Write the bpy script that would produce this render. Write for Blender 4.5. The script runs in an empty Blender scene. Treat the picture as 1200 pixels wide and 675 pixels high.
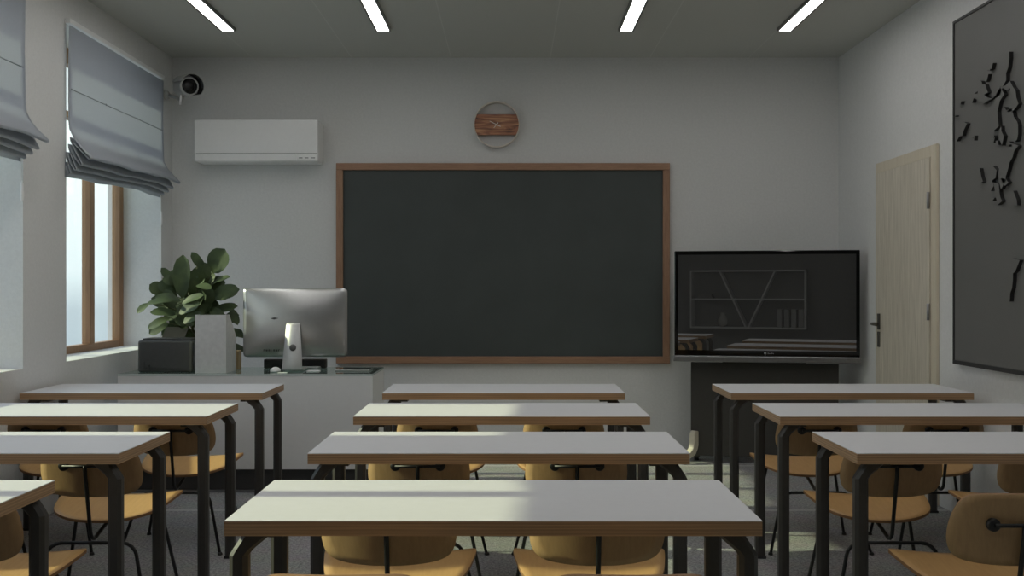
import bpy, bmesh, math, random
from mathutils import Vector, Matrix
random.seed(7)
sc = bpy.context.scene
COL = sc.collection
PI = math.pi
EYE = 1.3
F = 1200.0

def at(px, py, Y):
    """room point seen at photo pixel (px, py) at depth Y"""
    return Vector(((px - 600) * Y / F, Y, EYE - (py - 337.5) * Y / F))

# ------------------------------------------------------------------ materials
def new_mat(name):
    m = bpy.data.materials.new(name)
    m.use_nodes = True
    nt = m.node_tree
    return m, nt, nt.nodes['Principled BSDF']

def nd(nt, typ, **kw):
    n = nt.nodes.new(typ)
    for k, v in kw.items():
        if k in n.inputs.keys():
            n.inputs[k].default_value = v
        else:
            setattr(n, k, v)
    return n

def rgba(c):
    return (c[0], c[1], c[2], 1)

def plain(name, col, rough=.5, metal=0, noise=.06, scale=40, bump=0, bscale=200, spec=.5, coat=0):
    m, nt, b = new_mat(name)
    b.inputs['Roughness'].default_value = rough
    b.inputs['Metallic'].default_value = metal
    b.inputs['Specular IOR Level'].default_value = spec
    b.inputs['Coat Weight'].default_value = coat
    tc = nd(nt, 'ShaderNodeTexCoord')
    nz = nd(nt, 'ShaderNodeTexNoise', Scale=scale, Detail=4.0)
    nt.links.new(tc.outputs['Object'], nz.inputs['Vector'])
    r = nd(nt, 'ShaderNodeValToRGB')
    r.color_ramp.elements[0].position = .3
    r.color_ramp.elements[1].position = .7
    r.color_ramp.elements[0].color = rgba([c * (1 - noise) for c in col])
    r.color_ramp.elements[1].color = rgba([min(1, c * (1 + noise)) for c in col])
    nt.links.new(nz.outputs['Fac'], r.inputs['Fac'])
    nt.links.new(r.outputs['Color'], b.inputs['Base Color'])
    if bump:
        n2 = nd(nt, 'ShaderNodeTexNoise', Scale=bscale, Detail=3.0)
        nt.links.new(tc.outputs['Object'], n2.inputs['Vector'])
        bp = nd(nt, 'ShaderNodeBump', Strength=bump, Distance=.01)
        nt.links.new(n2.outputs['Fac'], bp.inputs['Height'])
        nt.links.new(bp.outputs['Normal'], b.inputs['Normal'])
    return m

def wood(name, dark, light, axis='Z', stretch=14, scale=5, rough=.5, contrast=1.0, spec=.4, thin=None):
    """grain running along one axis"""
    m, nt, b = new_mat(name)
    b.inputs['Roughness'].default_value = rough
    b.inputs['Specular IOR Level'].default_value = spec
    tc = nd(nt, 'ShaderNodeTexCoord')
    mp = nd(nt, 'ShaderNodeMapping')
    s = [stretch, stretch, stretch]
    s['XYZ'.index(axis)] = 1
    mp.inputs['Scale'].default_value = s
    nt.links.new(tc.outputs['Object'], mp.inputs['Vector'])
    n1 = nd(nt, 'ShaderNodeTexNoise', Scale=scale, Detail=6.0, Roughness=.65, Distortion=.6)
    nt.links.new(mp.outputs['Vector'], n1.inputs['Vector'])
    r = nd(nt, 'ShaderNodeValToRGB')
    e = r.color_ramp.elements
    e[0].position = .5 - .25 / contrast
    e[1].position = .5 + .25 / contrast
    e[0].color = rgba(dark)
    e[1].color = rgba(light)
    nt.links.new(n1.outputs['Fac'], r.inputs['Fac'])
    nt.links.new(r.outputs['Color'], b.inputs['Base Color'])
    return m

def plywood(name, cols, z0, layer, rough=.45):
    """horizontal veneer layers along local Z with grain"""
    m, nt, b = new_mat(name)
    b.inputs['Roughness'].default_value = rough
    tc = nd(nt, 'ShaderNodeTexCoord')
    mp = nd(nt, 'ShaderNodeMapping')
    mp.inputs['Scale'].default_value = (3, 3, 420)
    nt.links.new(tc.outputs['Object'], mp.inputs['Vector'])
    n1 = nd(nt, 'ShaderNodeTexNoise', Scale=1.0, Detail=5.0, Roughness=.6)
    nt.links.new(mp.outputs['Vector'], n1.inputs['Vector'])
    sx = nd(nt, 'ShaderNodeSeparateXYZ')
    nt.links.new(tc.outputs['Object'], sx.inputs[0])
    a = nd(nt, 'ShaderNodeMath', operation='SUBTRACT'); a.inputs[1].default_value = z0
    d = nd(nt, 'ShaderNodeMath', operation='DIVIDE'); d.inputs[1].default_value = layer * 2
    fr = nd(nt, 'ShaderNodeMath', operation='FRACT')
    nt.links.new(sx.outputs['Z'], a.inputs[0]); nt.links.new(a.outputs[0], d.inputs[0]); nt.links.new(d.outputs[0], fr.inputs[0])
    r = nd(nt, 'ShaderNodeValToRGB')
    e = r.color_ramp.elements
    e[0].position = .42; e[0].color = rgba(cols[0])
    e[1].position = .5; e[1].color = rgba(cols[1])
    e2 = e.new(.92); e2.color = rgba(cols[1])
    e3 = e.new(1.0); e3.color = rgba(cols[0])
    nt.links.new(fr.outputs[0], r.inputs['Fac'])
    r2 = nd(nt, 'ShaderNodeValToRGB')
    r2.color_ramp.elements[0].position = .3; r2.color_ramp.elements[0].color = (.62, .6, .58, 1)
    r2.color_ramp.elements[1].position = .7; r2.color_ramp.elements[1].color = (1.1, 1.1, 1.1, 1)
    nt.links.new(n1.outputs['Fac'], r2.inputs['Fac'])
    mx = nd(nt, 'ShaderNodeMix', data_type='RGBA', blend_type='MULTIPLY')
    mx.inputs['Factor'].default_value = 1
    nt.links.new(r.outputs['Color'], mx.inputs['A']); nt.links.new(r2.outputs['Color'], mx.inputs['B'])
    nt.links.new(mx.outputs['Result'], b.inputs['Base Color'])
    return m

def plaster(name, col, bump=.25, scale=55):
    m, nt, b = new_mat(name)
    b.inputs['Roughness'].default_value = .85
    b.inputs['Specular IOR Level'].default_value = .25
    tc = nd(nt, 'ShaderNodeTexCoord')
    n0 = nd(nt, 'ShaderNodeTexNoise', Scale=scale, Detail=6.0, Roughness=.7)
    nt.links.new(tc.outputs['Object'], n0.inputs['Vector'])
    r = nd(nt, 'ShaderNodeValToRGB')
    r.color_ramp.elements[0].position = .3; r.color_ramp.elements[0].color = rgba([c * .95 for c in col])
    r.color_ramp.elements[1].position = .7; r.color_ramp.elements[1].color = rgba([c * 1.04 for c in col])
    nt.links.new(n0.outputs['Fac'], r.inputs['Fac'])
    nt.links.new(r.outputs['Color'], b.inputs['Base Color'])
    bp = nd(nt, 'ShaderNodeBump', Strength=bump, Distance=.006)
    nt.links.new(n0.outputs['Fac'], bp.inputs['Height'])
    nt.links.new(bp.outputs['Normal'], b.inputs['Normal'])
    return m

def floor_mat():
    m, nt, b = new_mat('speckled grey floor')
    b.inputs['Roughness'].default_value = .6
    b.inputs['Specular IOR Level'].default_value = .35
    tc = nd(nt, 'ShaderNodeTexCoord')
    n1 = nd(nt, 'ShaderNodeTexNoise', Scale=75.0, Detail=4.0, Roughness=.85)
    n2 = nd(nt, 'ShaderNodeTexNoise', Scale=7.0, Detail=3.0)
    for n in (n1, n2):
        nt.links.new(tc.outputs['Object'], n.inputs['Vector'])
    r = nd(nt, 'ShaderNodeValToRGB')
    e = r.color_ramp.elements
    e[0].position = .40; e[0].color = (.20, .20, .205, 1)
    e[1].position = .62; e[1].color = (.60, .60, .595, 1)
    nt.links.new(n1.outputs['Fac'], r.inputs['Fac'])
    mx = nd(nt, 'ShaderNodeMix', data_type='RGBA', blend_type='MULTIPLY')
    mx.inputs['Factor'].default_value = .25
    nt.links.new(r.outputs['Color'], mx.inputs['A'])
    nt.links.new(n2.outputs['Color'], mx.inputs['B'])
    # seams every 1.5 m
    sx = nd(nt, 'ShaderNodeSeparateXYZ')
    nt.links.new(tc.outputs['Object'], sx.inputs[0])
    a = nd(nt, 'ShaderNodeMath', operation='ADD'); a.inputs[1].default_value = 3.01 + .016
    d = nd(nt, 'ShaderNodeMath', operation='DIVIDE'); d.inputs[1].default_value = 1.5
    fr = nd(nt, 'ShaderNodeMath', operation='FRACT')
    lt = nd(nt, 'ShaderNodeMath', operation='LESS_THAN'); lt.inputs[1].default_value = .021
    nt.links.new(sx.outputs['Y'], a.inputs[0]); nt.links.new(a.outputs[0], d.inputs[0]); nt.links.new(d.outputs[0], fr.inputs[0]); nt.links.new(fr.outputs[0], lt.inputs[0])
    mx2 = nd(nt, 'ShaderNodeMix', data_type='RGBA')
    nt.links.new(lt.outputs[0], mx2.inputs['Factor'])
    nt.links.new(mx.outputs['Result'], mx2.inputs['A'])
    mx2.inputs['B'].default_value = (.55, .55, .54, 1)
    nt.links.new(mx2.outputs['Result'], b.inputs['Base Color'])
    bp = nd(nt, 'ShaderNodeBump', Strength=.2, Distance=.003)
    nt.links.new(n1.outputs['Fac'], bp.inputs['Height'])
    nt.links.new(bp.outputs['Normal'], b.inputs['Normal'])
    return m

def ceiling_mat():
    m, nt, b = new_mat('grey ceiling board')
    b.inputs['Roughness'].default_value = .9
    b.inputs['Specular IOR Level'].default_value = .2
    tc = nd(nt, 'ShaderNodeTexCoord')
    sx = nd(nt, 'ShaderNodeSeparateXYZ')
    nt.links.new(tc.outputs['Object'], sx.inputs[0])
    a = nd(nt, 'ShaderNodeMath', operation='ADD'); a.inputs[1].default_value = 4.36
    d = nd(nt, 'ShaderNodeMath', operation='DIVIDE'); d.inputs[1].default_value = .776
    fr = nd(nt, 'ShaderNodeMath', operation='FRACT')
    lt = nd(nt, 'ShaderNodeMath', operation='LESS_THAN'); lt.inputs[1].default_value = .009
    nt.links.new(sx.outputs['X'], a.inputs[0]); nt.links.new(a.outputs[0], d.inputs[0]); nt.links.new(d.outputs[0], fr.inputs[0]); nt.links.new(fr.outputs[0], lt.inputs[0])
    mx = nd(nt, 'ShaderNodeMix', data_type='RGBA')
    mx.inputs['A'].default_value = (.58, .585, .55, 1)
    mx.inputs['B'].default_value = (.65, .655, .62, 1)
    nt.links.new(lt.outputs[0], mx.inputs['Factor'])
    nt.links.new(mx.outputs['Result'], b.inputs['Base Color'])
    return m

def glass_mat(name, tint, base=.05, top=.9, rough=0.0):
    """thin clear sheet: see-through, mirror-like at a grazing view"""
    m = bpy.data.materials.new(name); m.use_nodes = True
    nt = m.node_tree
    for n in list(nt.nodes): nt.nodes.remove(n)
    out = nd(nt, 'ShaderNodeOutputMaterial')
    tr = nd(nt, 'ShaderNodeBsdfTransparent'); tr.inputs['Color'].default_value = rgba(tint)
    gl = nd(nt, 'ShaderNodeBsdfGlossy'); gl.inputs['Roughness'].default_value = rough
    gl.inputs['Color'].default_value = (.95, .97, .96, 1)
    lw = nd(nt, 'ShaderNodeLayerWeight'); lw.inputs['Blend'].default_value = .5
    pw = nd(nt, 'ShaderNodeMath', operation='POWER'); pw.inputs[1].default_value = 5.0
    ma = nd(nt, 'ShaderNodeMath', operation='MULTIPLY_ADD'); ma.inputs[1].default_value = top; ma.inputs[2].default_value = base
    nt.links.new(lw.outputs['Facing'], pw.inputs[0]); nt.links.new(pw.outputs[0], ma.inputs[0])
    ms = nd(nt, 'ShaderNodeMixShader')
    nt.links.new(ma.outputs[0], ms.inputs['Fac'])
    nt.links.new(tr.outputs[0], ms.inputs[1]); nt.links.new(gl.outputs[0], ms.inputs[2])
    nt.links.new(ms.outputs[0], out.inputs['Surface'])
    return m

def fabric_mat():
    m = bpy.data.materials.new('blue grey blind cloth'); m.use_nodes = True
    nt = m.node_tree
    for n in list(nt.nodes): nt.nodes.remove(n)
    out = nd(nt, 'ShaderNodeOutputMaterial')
    tc = nd(nt, 'ShaderNodeTexCoord')
    nz = nd(nt, 'ShaderNodeTexNoise', Scale=260.0, Detail=2.0)
    nt.links.new(tc.outputs['Object'], nz.inputs['Vector'])
    r = nd(nt, 'ShaderNodeValToRGB')
    r.color_ramp.elements[0].position = .3; r.color_ramp.elements[0].color = (.62, .66, .70, 1)
    r.color_ramp.elements[1].position = .7; r.color_ramp.elements[1].color = (.68, .72, .77, 1)
    nt.links.new(nz.outputs['Fac'], r.inputs['Fac'])
    df = nd(nt, 'ShaderNodeBsdfDiffuse')
    nt.links.new(r.outputs['Color'], df.inputs['Color'])
    tl = nd(nt, 'ShaderNodeBsdfTranslucent'); tl.inputs['Color'].default_value = (.56, .58, .64, 1)
    ms = nd(nt, 'ShaderNodeMixShader'); ms.inputs['Fac'].default_value = .42
    nt.links.new(df.outputs[0], ms.inputs[1]); nt.links.new(tl.outputs[0], ms.inputs[2])
    nt.links.new(ms.outputs[0], out.inputs['Surface'])
    return m

def emit_mat(name, col, strength):
    m = bpy.data.materials.new(name); m.use_nodes = True
    nt = m.node_tree
    for n in list(nt.nodes): nt.nodes.remove(n)
    out = nd(nt, 'ShaderNodeOutputMaterial')
    em = nd(nt, 'ShaderNodeEmission'); em.inputs['Color'].default_value = rgba(col); em.inputs['Strength'].default_value = strength
    nt.links.new(em.outputs[0], out.inputs['Surface'])
    return m

def set_ior(m, v):
    m.node_tree.nodes['Principled BSDF'].inputs['IOR'].default_value = v
def leaf_mat():
    m, nt, b = new_mat('green leaf')
    b.inputs['Roughness'].default_value = .6
    uv = nd(nt, 'ShaderNodeUVMap')
    w = nd(nt, 'ShaderNodeTexWave', Scale=2.4, Distortion=1.5)
    w.bands_direction = 'DIAGONAL'
    nt.links.new(uv.outputs[0], w.inputs['Vector'])
    tc = nd(nt, 'ShaderNodeTexCoord')
    nz = nd(nt, 'ShaderNodeTexNoise', Scale=9.0)
    nt.links.new(tc.outputs['Object'], nz.inputs['Vector'])
    r = nd(nt, 'ShaderNodeValToRGB')
    r.color_ramp.elements[0].position = .3; r.color_ramp.elements[0].color = (.038, .066, .027, 1)
    r.color_ramp.elements[1].position = .7; r.color_ramp.elements[1].color = (.105, .155, .055, 1)
    nt.links.new(nz.outputs['Fac'], r.inputs['Fac'])
    mx = nd(nt, 'ShaderNodeMix', data_type='RGBA', blend_type='MULTIPLY'); mx.inputs['Factor'].default_value = .35
    nt.links.new(r.outputs['Color'], mx.inputs['A']); nt.links.new(w.outputs['Color'], mx.inputs['B'])
    nt.links.new(mx.outputs['Result'], b.inputs['Base Color'])
    return m

def clock_wood_mat():
    m, nt, b = new_mat('knotty brown clock wood')
    b.inputs['Roughness'].default_value = .45
    tc = nd(nt, 'ShaderNodeTexCoord')
    mp = nd(nt, 'ShaderNodeMapping'); mp.inputs['Scale'].default_value = (3, 12, 22)
    nt.links.new(tc.outputs['Object'], mp.inputs['Vector'])
    n1 = nd(nt, 'ShaderNodeTexNoise', Scale=1.3, Detail=6.0, Distortion=1.6)
    nt.links.new(mp.outputs['Vector'], n1.inputs['Vector'])
    r = nd(nt, 'ShaderNodeValToRGB')
    e = r.color_ramp.elements
    e[0].position = .3; e[0].color = (.13, .065, .05, 1)
    e[1].position = .68; e[1].color = (.70, .40, .22, 1)
    m1 = e.new(.5); m1.color = (.46, .20, .115, 1)
    nt.links.new(n1.outputs['Fac'], r.inputs['Fac'])
    nt.links.new(r.outputs['Color'], b.inputs['Base Color'])
    return m

M = dict(
    wall=plaster('white plaster', (.765, .765, .755)),
    ceiling=ceiling_mat(),
    floor=floor_mat(),
    laminate=plain('white laminate', (.745, .745, .76), rough=.5, noise=.01, spec=.06),
    ply=plywood('plywood edge', ((.56, .36, .205), (.43, .275, .155)), .703, .0041),
    steel=plain('dark grey powder coated steel', (.05, .047, .043), rough=.42, noise=.08),
    foot=plain('black plastic foot', (.02, .02, .02), rough=.5),
    black=plain('black steel tube', (.012, .012, .012), rough=.4),
    chair=wood('oak veneer', (.50, .29, .115), (.60, .37, .155), 'Y', 16, 4, rough=.42, contrast=.8),
    chair_back=wood('oak veneer back', (.40, .255, .125), (.53, .345, .175), 'Z', 18, 5, rough=.42, contrast=.8),
    chair_edge=plain('veneer edge', (.30, .16, .07), rough=.6),
    board=plain('chalkboard slate', (.075, .085, .083), rough=.55, noise=.06, scale=3, spec=.3),
    frame_wood=wood('reddish frame wood', (.29, .16, .10), (.44, .26, .165), 'X', 10, 6, rough=.5),
    frame_wood_v=wood('reddish frame wood upright', (.29, .16, .10), (.44, .26, .165), 'Z', 10, 6, rough=.5),
    window_wood=wood('oiled window wood', (.27, .145, .075), (.37, .21, .11), 'Z', 12, 5, rough=.45),
    glass=glass_mat('window glass', (.97, .985, .98)),
    desk_glass=glass_mat('tinted table glass', (.62, .72, .68), rough=.02),
    glass_edge=plain('glass edge', (.62, .68, .66), rough=.15),
    fabric=fabric_mat(),
    rod=plain('blind rod', (.42, .45, .49), rough=.6),
    plastic=plain('white plastic', (.92, .92, .91), rough=.35, noise=.01),
    plastic_grey=plain('grey plastic', (.34, .34, .34), rough=.5),
    seam=plain('dark gap', (.10, .10, .10), rough=.7),
    housing=plain('camera shell', (.50, .50, .49), rough=.4),
    lens=plain('camera face', (.012, .012, .012), rough=.15),
    lens_ring=plain('camera window', (.03, .03, .03), rough=.3),
    lamp=emit_mat('lit diffuser', (1, .985, .965), 8.6),
    lamp_body=plain('lamp profile', (.20, .20, .19), rough=.5),
    gloss_black=plain('gloss black bezel', (.004, .004, .004), rough=.08, spec=.5),
    screen=plain('dark glossy screen', (.045, .045, .044), rough=.0, noise=.0, spec=1.0),
    silver=plain('brushed silver', (.34, .34, .345), rough=.35, metal=.9),
    alu=plain('satin aluminium', (.54, .54, .54), rough=.3, metal=.85, noise=.02),
    alu_stand=plain('pale aluminium leg', (.70, .70, .70), rough=.5, metal=.45, noise=.02),
    grommet=plain('dark grey grommet', (.13, .13, .13), rough=.5),
    stand_black=plain('dark stand board', (.05, .047, .042), rough=.55),
    pale_foot=plain('pale foot bracket', (.62, .57, .47), rough=.45),
    door=wood('pale door veneer', (.54, .485, .39), (.82, .755, .64), 'Z', 26, 3.2, rough=.5, contrast=1.25),
    door_frame=wood('pale door frame', (.64, .57, .44), (.76, .69, .56), 'Z', 20, 3, rough=.5, contrast=.8),
    dark_metal=plain('dark handle metal', (.16, .15, .13), rough=.35, metal=.8),
    map=plain('dark grey map board', (.155, .153, .146), rough=.55, noise=.03, scale=3),
    map_edge=plain('black map edge', (.016, .016, .016), rough=.6),
    map_frame=plain('black map frame', (.035, .035, .035), rough=.5),
    desk_white=plain('white desk panel', (.86, .86, .85), rough=.45, noise=.01),
    plinth=plain('dark plinth', (.05, .05, .05), rough=.6),
    printer=plain('printer charcoal', (.055, .055, .055), rough=.5),
    printer_dark=plain('printer black', (.018, .018, .018), rough=.35),
    leaf=leaf_mat(),
    stem=plain('plant stem', (.09, .10, .04), rough=.6),
    pot=plain('dark plant pot', (.04, .042, .045), rough=.55),
    soil=plain('potting soil', (.03, .022, .016), rough=.9, bump=.5),
    tan=wood('tan wood', (.45, .32, .16), (.58, .43, .24), 'Z', 12, 5),
    clock_wood=clock_wood_mat(),
    clock_ring=plain('pale ring wood', (.82, .76, .68), rough=.4),
    hand=plain('pale clock hand', (.85, .82, .76), rough=.4),
    ink=plain('dark print', (.06, .06, .06), rough=.5),
    emblem=plain('pale emblem', (.55, .55, .55), rough=.4),
    shelf_white=plain('white shelf paint', (.92, .92, .92), rough=.5),
    case_white=plain('white case paint', (.66, .66, .66), rough=.5),
    binder=plain('pale binder card', (.50, .50, .50), rough=.6),
    vase=plain('pale ceramic', (.55, .54, .52), rough=.3),
    book=plain('grey book cover', (.35, .34, .33), rough=.6),
)

set_ior(M['screen'], 2.0)
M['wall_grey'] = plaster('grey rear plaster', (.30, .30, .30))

# ------------------------------------------------------------------ mesh builder
class MB:
    def __init__(self):
        self.bm = bmesh.new()
        self.uv = self.bm.loops.layers.uv.new('UVMap')
    def box(self, lo, hi, mi=0, bevel=0, seg=2, mat=None):
        b = bmesh.new()
        bmesh.ops.create_cube(b, size=1)
        c = [(lo[i] + hi[i]) / 2 for i in range(3)]
        s = [abs(hi[i] - lo[i]) for i in range(3)]
        for v in b.verts:
            v.co = Vector((v.co.x * s[0] + c[0], v.co.y * s[1] + c[1], v.co.z * s[2] + c[2]))
        if bevel:
            bmesh.ops.bevel(b, geom=list(b.edges), offset=bevel, segments=seg, affect='EDGES', profile=.5)
        self.take(b, mi, mat)
        return self
    def take(self, b, mi=0, mat=None):
        vm = {}
        for v in b.verts:
            co = mat @ v.co if mat else v.co
            vm[v] = self.bm.verts.new(co)
        for f in b.faces:
            try:
                nf = self.bm.faces.new([vm[v] for v in f.verts]); nf.material_index = mi
            except ValueError:
                pass
        b.free()
    def prism(self, pts, d, mi=0, side_mi=None, bevel=0):
        """polygon (3D points) pushed along vector d"""
        b = bmesh.new()
        d = Vector(d)
        a = [b.verts.new(Vector(p)) for p in pts]
        c = [b.verts.new(Vector(p) + d) for p in pts]
        f1 = b.faces.new(a[::-1]); f2 = b.faces.new(c)
        n = len(pts)
        sides = [b.faces.new([a[i], a[(i + 1) % n], c[(i + 1) % n], c[i]]) for i in range(n)]
        bmesh.ops.recalc_face_normals(b, faces=list(b.faces))
        if bevel:
            bmesh.ops.bevel(b, geom=list(b.edges), offset=bevel, segments=2, affect='EDGES', profile=.5)
            self.take(b, mi); return self
        vm = {v: self.bm.verts.new(v.co) for v in b.verts}
        for f in b.faces:
            nf = self.bm.faces.new([vm[v] for v in f.verts])
            nf.material_index = mi if f in (f1, f2) or side_mi is None else side_mi
        b.free()
        return self
    def tube(self, pts, r, mi=0, n=10, cap=True, closed=False):
        pts = [Vector(p) for p in pts]
        rs = r if isinstance(r, (list, tuple)) else [r] * len(pts)
        m = len(pts)
        tans = []
        for i in range(m):
            if closed:
                t = pts[(i + 1) % m] - pts[i - 1]
            elif i == 0: t = pts[1] - pts[0]
            elif i == m - 1: t = pts[-1] - pts[-2]
            else: t = (pts[i + 1] - pts[i]).normalized() + (pts[i] - pts[i - 1]).normalized()
            tans.append(t.normalized())
        up = Vector((0, 0, 1)) if abs(tans[0].z) < .9 else Vector((1, 0, 0))
        nrm = (up - tans[0] * up.dot(tans[0])).normalized()
        rings = []
        for i in range(m):
            if i:
                nrm = (nrm - tans[i] * nrm.dot(tans[i])).normalized()
            bi = tans[i].cross(nrm)
            rings.append([self.bm.verts.new(pts[i] + (nrm * math.cos(2 * PI * k / n) + bi * math.sin(2 * PI * k / n)) * rs[i]) for k in range(n)])
        for i in range(m if closed else m - 1):
            A, B = rings[i], rings[(i + 1) % m]
            for k in range(n):
                f = self.bm.faces.new([A[k], A[(k + 1) % n], B[(k + 1) % n], B[k]]); f.material_index = mi; f.smooth = True
        if cap and not closed:
            self.bm.faces.new(rings[0][::-1]).material_index = mi
            self.bm.faces.new(rings[-1]).material_index = mi
        return self
    def lathe(self, prof, c=(0, 0, 0), axis='Z', n=28, mi=0, closed=False):
        """profile of (radius, height) turned about an axis"""
        rings = []
        for (r, h) in prof:
            ring = []
            for k in range(n):
                a = 2 * PI * k / n
                u, w = r * math.cos(a), r * math.sin(a)
                p = {'Z': (u, w, h), 'Y': (u, h, w), 'X': (h, u, w)}[axis]
                ring.append(self.bm.verts.new(Vector(p) + Vector(c)))
            rings.append(ring)
        m = len(rings)
        for i in range(m if closed else m - 1):
            A, B = rings[i], rings[(i + 1) % m]
            for k in range(n):
                f = self.bm.faces.new([A[k], A[(k + 1) % n], B[(k + 1) % n], B[k]]); f.material_index = mi; f.smooth = True
        if not closed:
            if prof[0][0] > 1e-5: self.bm.faces.new(rings[0][::-1]).material_index = mi
            if prof[-1][0] > 1e-5: self.bm.faces.new(rings[-1]).material_index = mi
        return self
    def plate(self, outline, surf, thick, rings=5, mi=0, edge_mi=None):
        """curved sheet: 2D outline filled by shrinking rings, laid on surf(u,v,t)"""
        n = len(outline)
        cu = sum(p[0] for p in outline) / n; cv = sum(p[1] for p in outline) / n
        shells = []
        for t in (0, thick):
            layers = []
            for k in range(1, rings + 1):
                s = k / rings
                layers.append([self.bm.verts.new(surf(cu + (p[0] - cu) * s, cv + (p[1] - cv) * s, t)) for p in outline])
            cen = self.bm.verts.new(surf(cu, cv, t))
            shells.append((cen, layers))
        for si, (cen, layers) in enumerate(shells):
            def face(vs):
                f = self.bm.faces.new(vs if si else vs[::-1]); f.material_index = mi; f.smooth = True
            for i in range(n):
                j = (i + 1) % n
                face([cen, layers[0][i], layers[0][j]])
                for k in range(rings - 1):
                    face([layers[k][i], layers[k + 1][i], layers[k + 1][j], layers[k][j]])
        A, B = shells[0][1][-1], shells[1][1][-1]
        for i in range(n):
            j = (i + 1) % n
            f = self.bm.faces.new([A[i], A[j], B[j], B[i]]); f.material_index = mi if edge_mi is None else edge_mi
        return self
    def build(self, name, mats, parent=None, loc=None, recalc=True, smooth_angle=None):
        if recalc:
            bmesh.ops.recalc_face_normals(self.bm, faces=list(self.bm.faces))
        me = bpy.data.meshes.new(name)
        self.bm.to_mesh(me); self.bm.free()
        if not isinstance(mats, (list, tuple)): mats = [mats]
        for m in mats: me.materials.append(m)
        o = bpy.data.objects.new(name, me)
        COL.objects.link(o)
        if parent: o.parent = parent
        if loc: o.location = loc
        return o

def thing(name, label, cat, loc=(0, 0, 0), rz=0, group=None):
    o = bpy.data.objects.new(name, None)
    o.empty_display_size = .1
    COL.objects.link(o)
    o.location = loc; o.rotation_euler = (0, 0, rz)
    o['label'] = label; o['category'] = cat
    if group: o['group'] = group
    return o

def copy_tree(o, parent=None):
    c = o.copy(); COL.objects.link(c)
    if parent: c.parent = parent
    for ch in [x for x in kids(o)]:
        copy_tree(ch, c)
    return c
def kids(o):
    return [x for x in bpy.data.objects if x.parent == o]

def arc(c, r, a0, a1, n, f):
    """points on an arc; f maps (u,v) to 3D"""
    return [f(c[0] + r * math.cos(a0 + (a1 - a0) * i / n), c[1] + r * math.sin(a0 + (a1 - a0) * i / n)) for i in range(n + 1)]

# ------------------------------------------------------------------ room
XL, XR, YF, YB, H = -2.655, 2.553, 8.0, -2.6, 3.10
XO = -3.06                      # outer face of the window wall
def struct(o):
    o['kind'] = 'structure'; return o
struct(MB().box((XO - .1, YB - .15, -.1), (XR + .15, YF + .15, 0)).build('floor', M['floor']))
struct(MB().box((XO - .1, YB - .15, H), (XR + .15, YF + .15, H + .1)).build('ceiling', M['ceiling']))
struct(MB().box((XO - .1, YF, 0), (XR + .15, YF + .15, H)).build('wall_front', M['wall']))
struct(MB().box((XO - .1, YB - .15, 0), (XR + .15, YB, H)).build('wall_back', M['wall_grey']))
struct(MB().box((XR, YB, 0), (XR + .15, YF, H)).build('wall_right', M['wall']))
SILL, HEAD = .862, 2.89
wins = [(1.72, 3.37), (3.875, 5.56), (6.10, 7.752)]
wl = MB()
wl.box((XO, YB, 0), (XL, YF, SILL)); wl.box((XO, YB, HEAD), (XL, YF, H))
ys = [YB] + [v for w in wins for v in w] + [YF]
for i in range(0, len(ys), 2):
    wl.box((XO, ys[i], SILL), (XL, ys[i + 1], HEAD))
struct(wl.build('wall_left', M['wall']))

def make_window(n, y0, y1):
    xi, xo = -2.94, -3.0
    f = MB()
    st = .075
    tz0, tz1 = 2.43, 2.475
    f.box((xo, y0, SILL), (xi, y0 + .025, HEAD), bevel=.004)
    f.box((xo, y1 - st, SILL), (xi, y1, HEAD), bevel=.004)
    f.box((xo, y0 + .025, SILL), (xi, y1 - st, SILL + .05), bevel=.004)
    f.box((xo, y0 + .025, HEAD - .105), (xi, y1 - st, HEAD), bevel=.004)
    f.box((xo, y0 + .025, tz0), (xi, y1 - st, tz1), bevel=.004)
    m1, m2 = y1 - .615, y1 - 1.14
    for m in (m1, m2):
        f.box((xo, m, SILL + .05), (xi, m + .08, tz0), bevel=.004)
    o = struct(f.build('window_%d' % n, M['window_wood']))
    edges = [y0 + .025, m2, m2 + .08, m1, m1 + .08, y1 - st]
    for a, b in ((0, 1), (2, 3), (4, 5)):
        MB().box((-2.973, edges[a], SILL + .05), (-2.967, edges[b], tz0)).build('pane', M['glass'], o)
    MB().box((-2.973, y0 + .025, tz1), (-2.967, y1 - st, HEAD - .105)).build('pane', M['glass'], o)
    return o
for i, (a, b) in enumerate(wins):
    make_window(i + 1, a, b)

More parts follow.
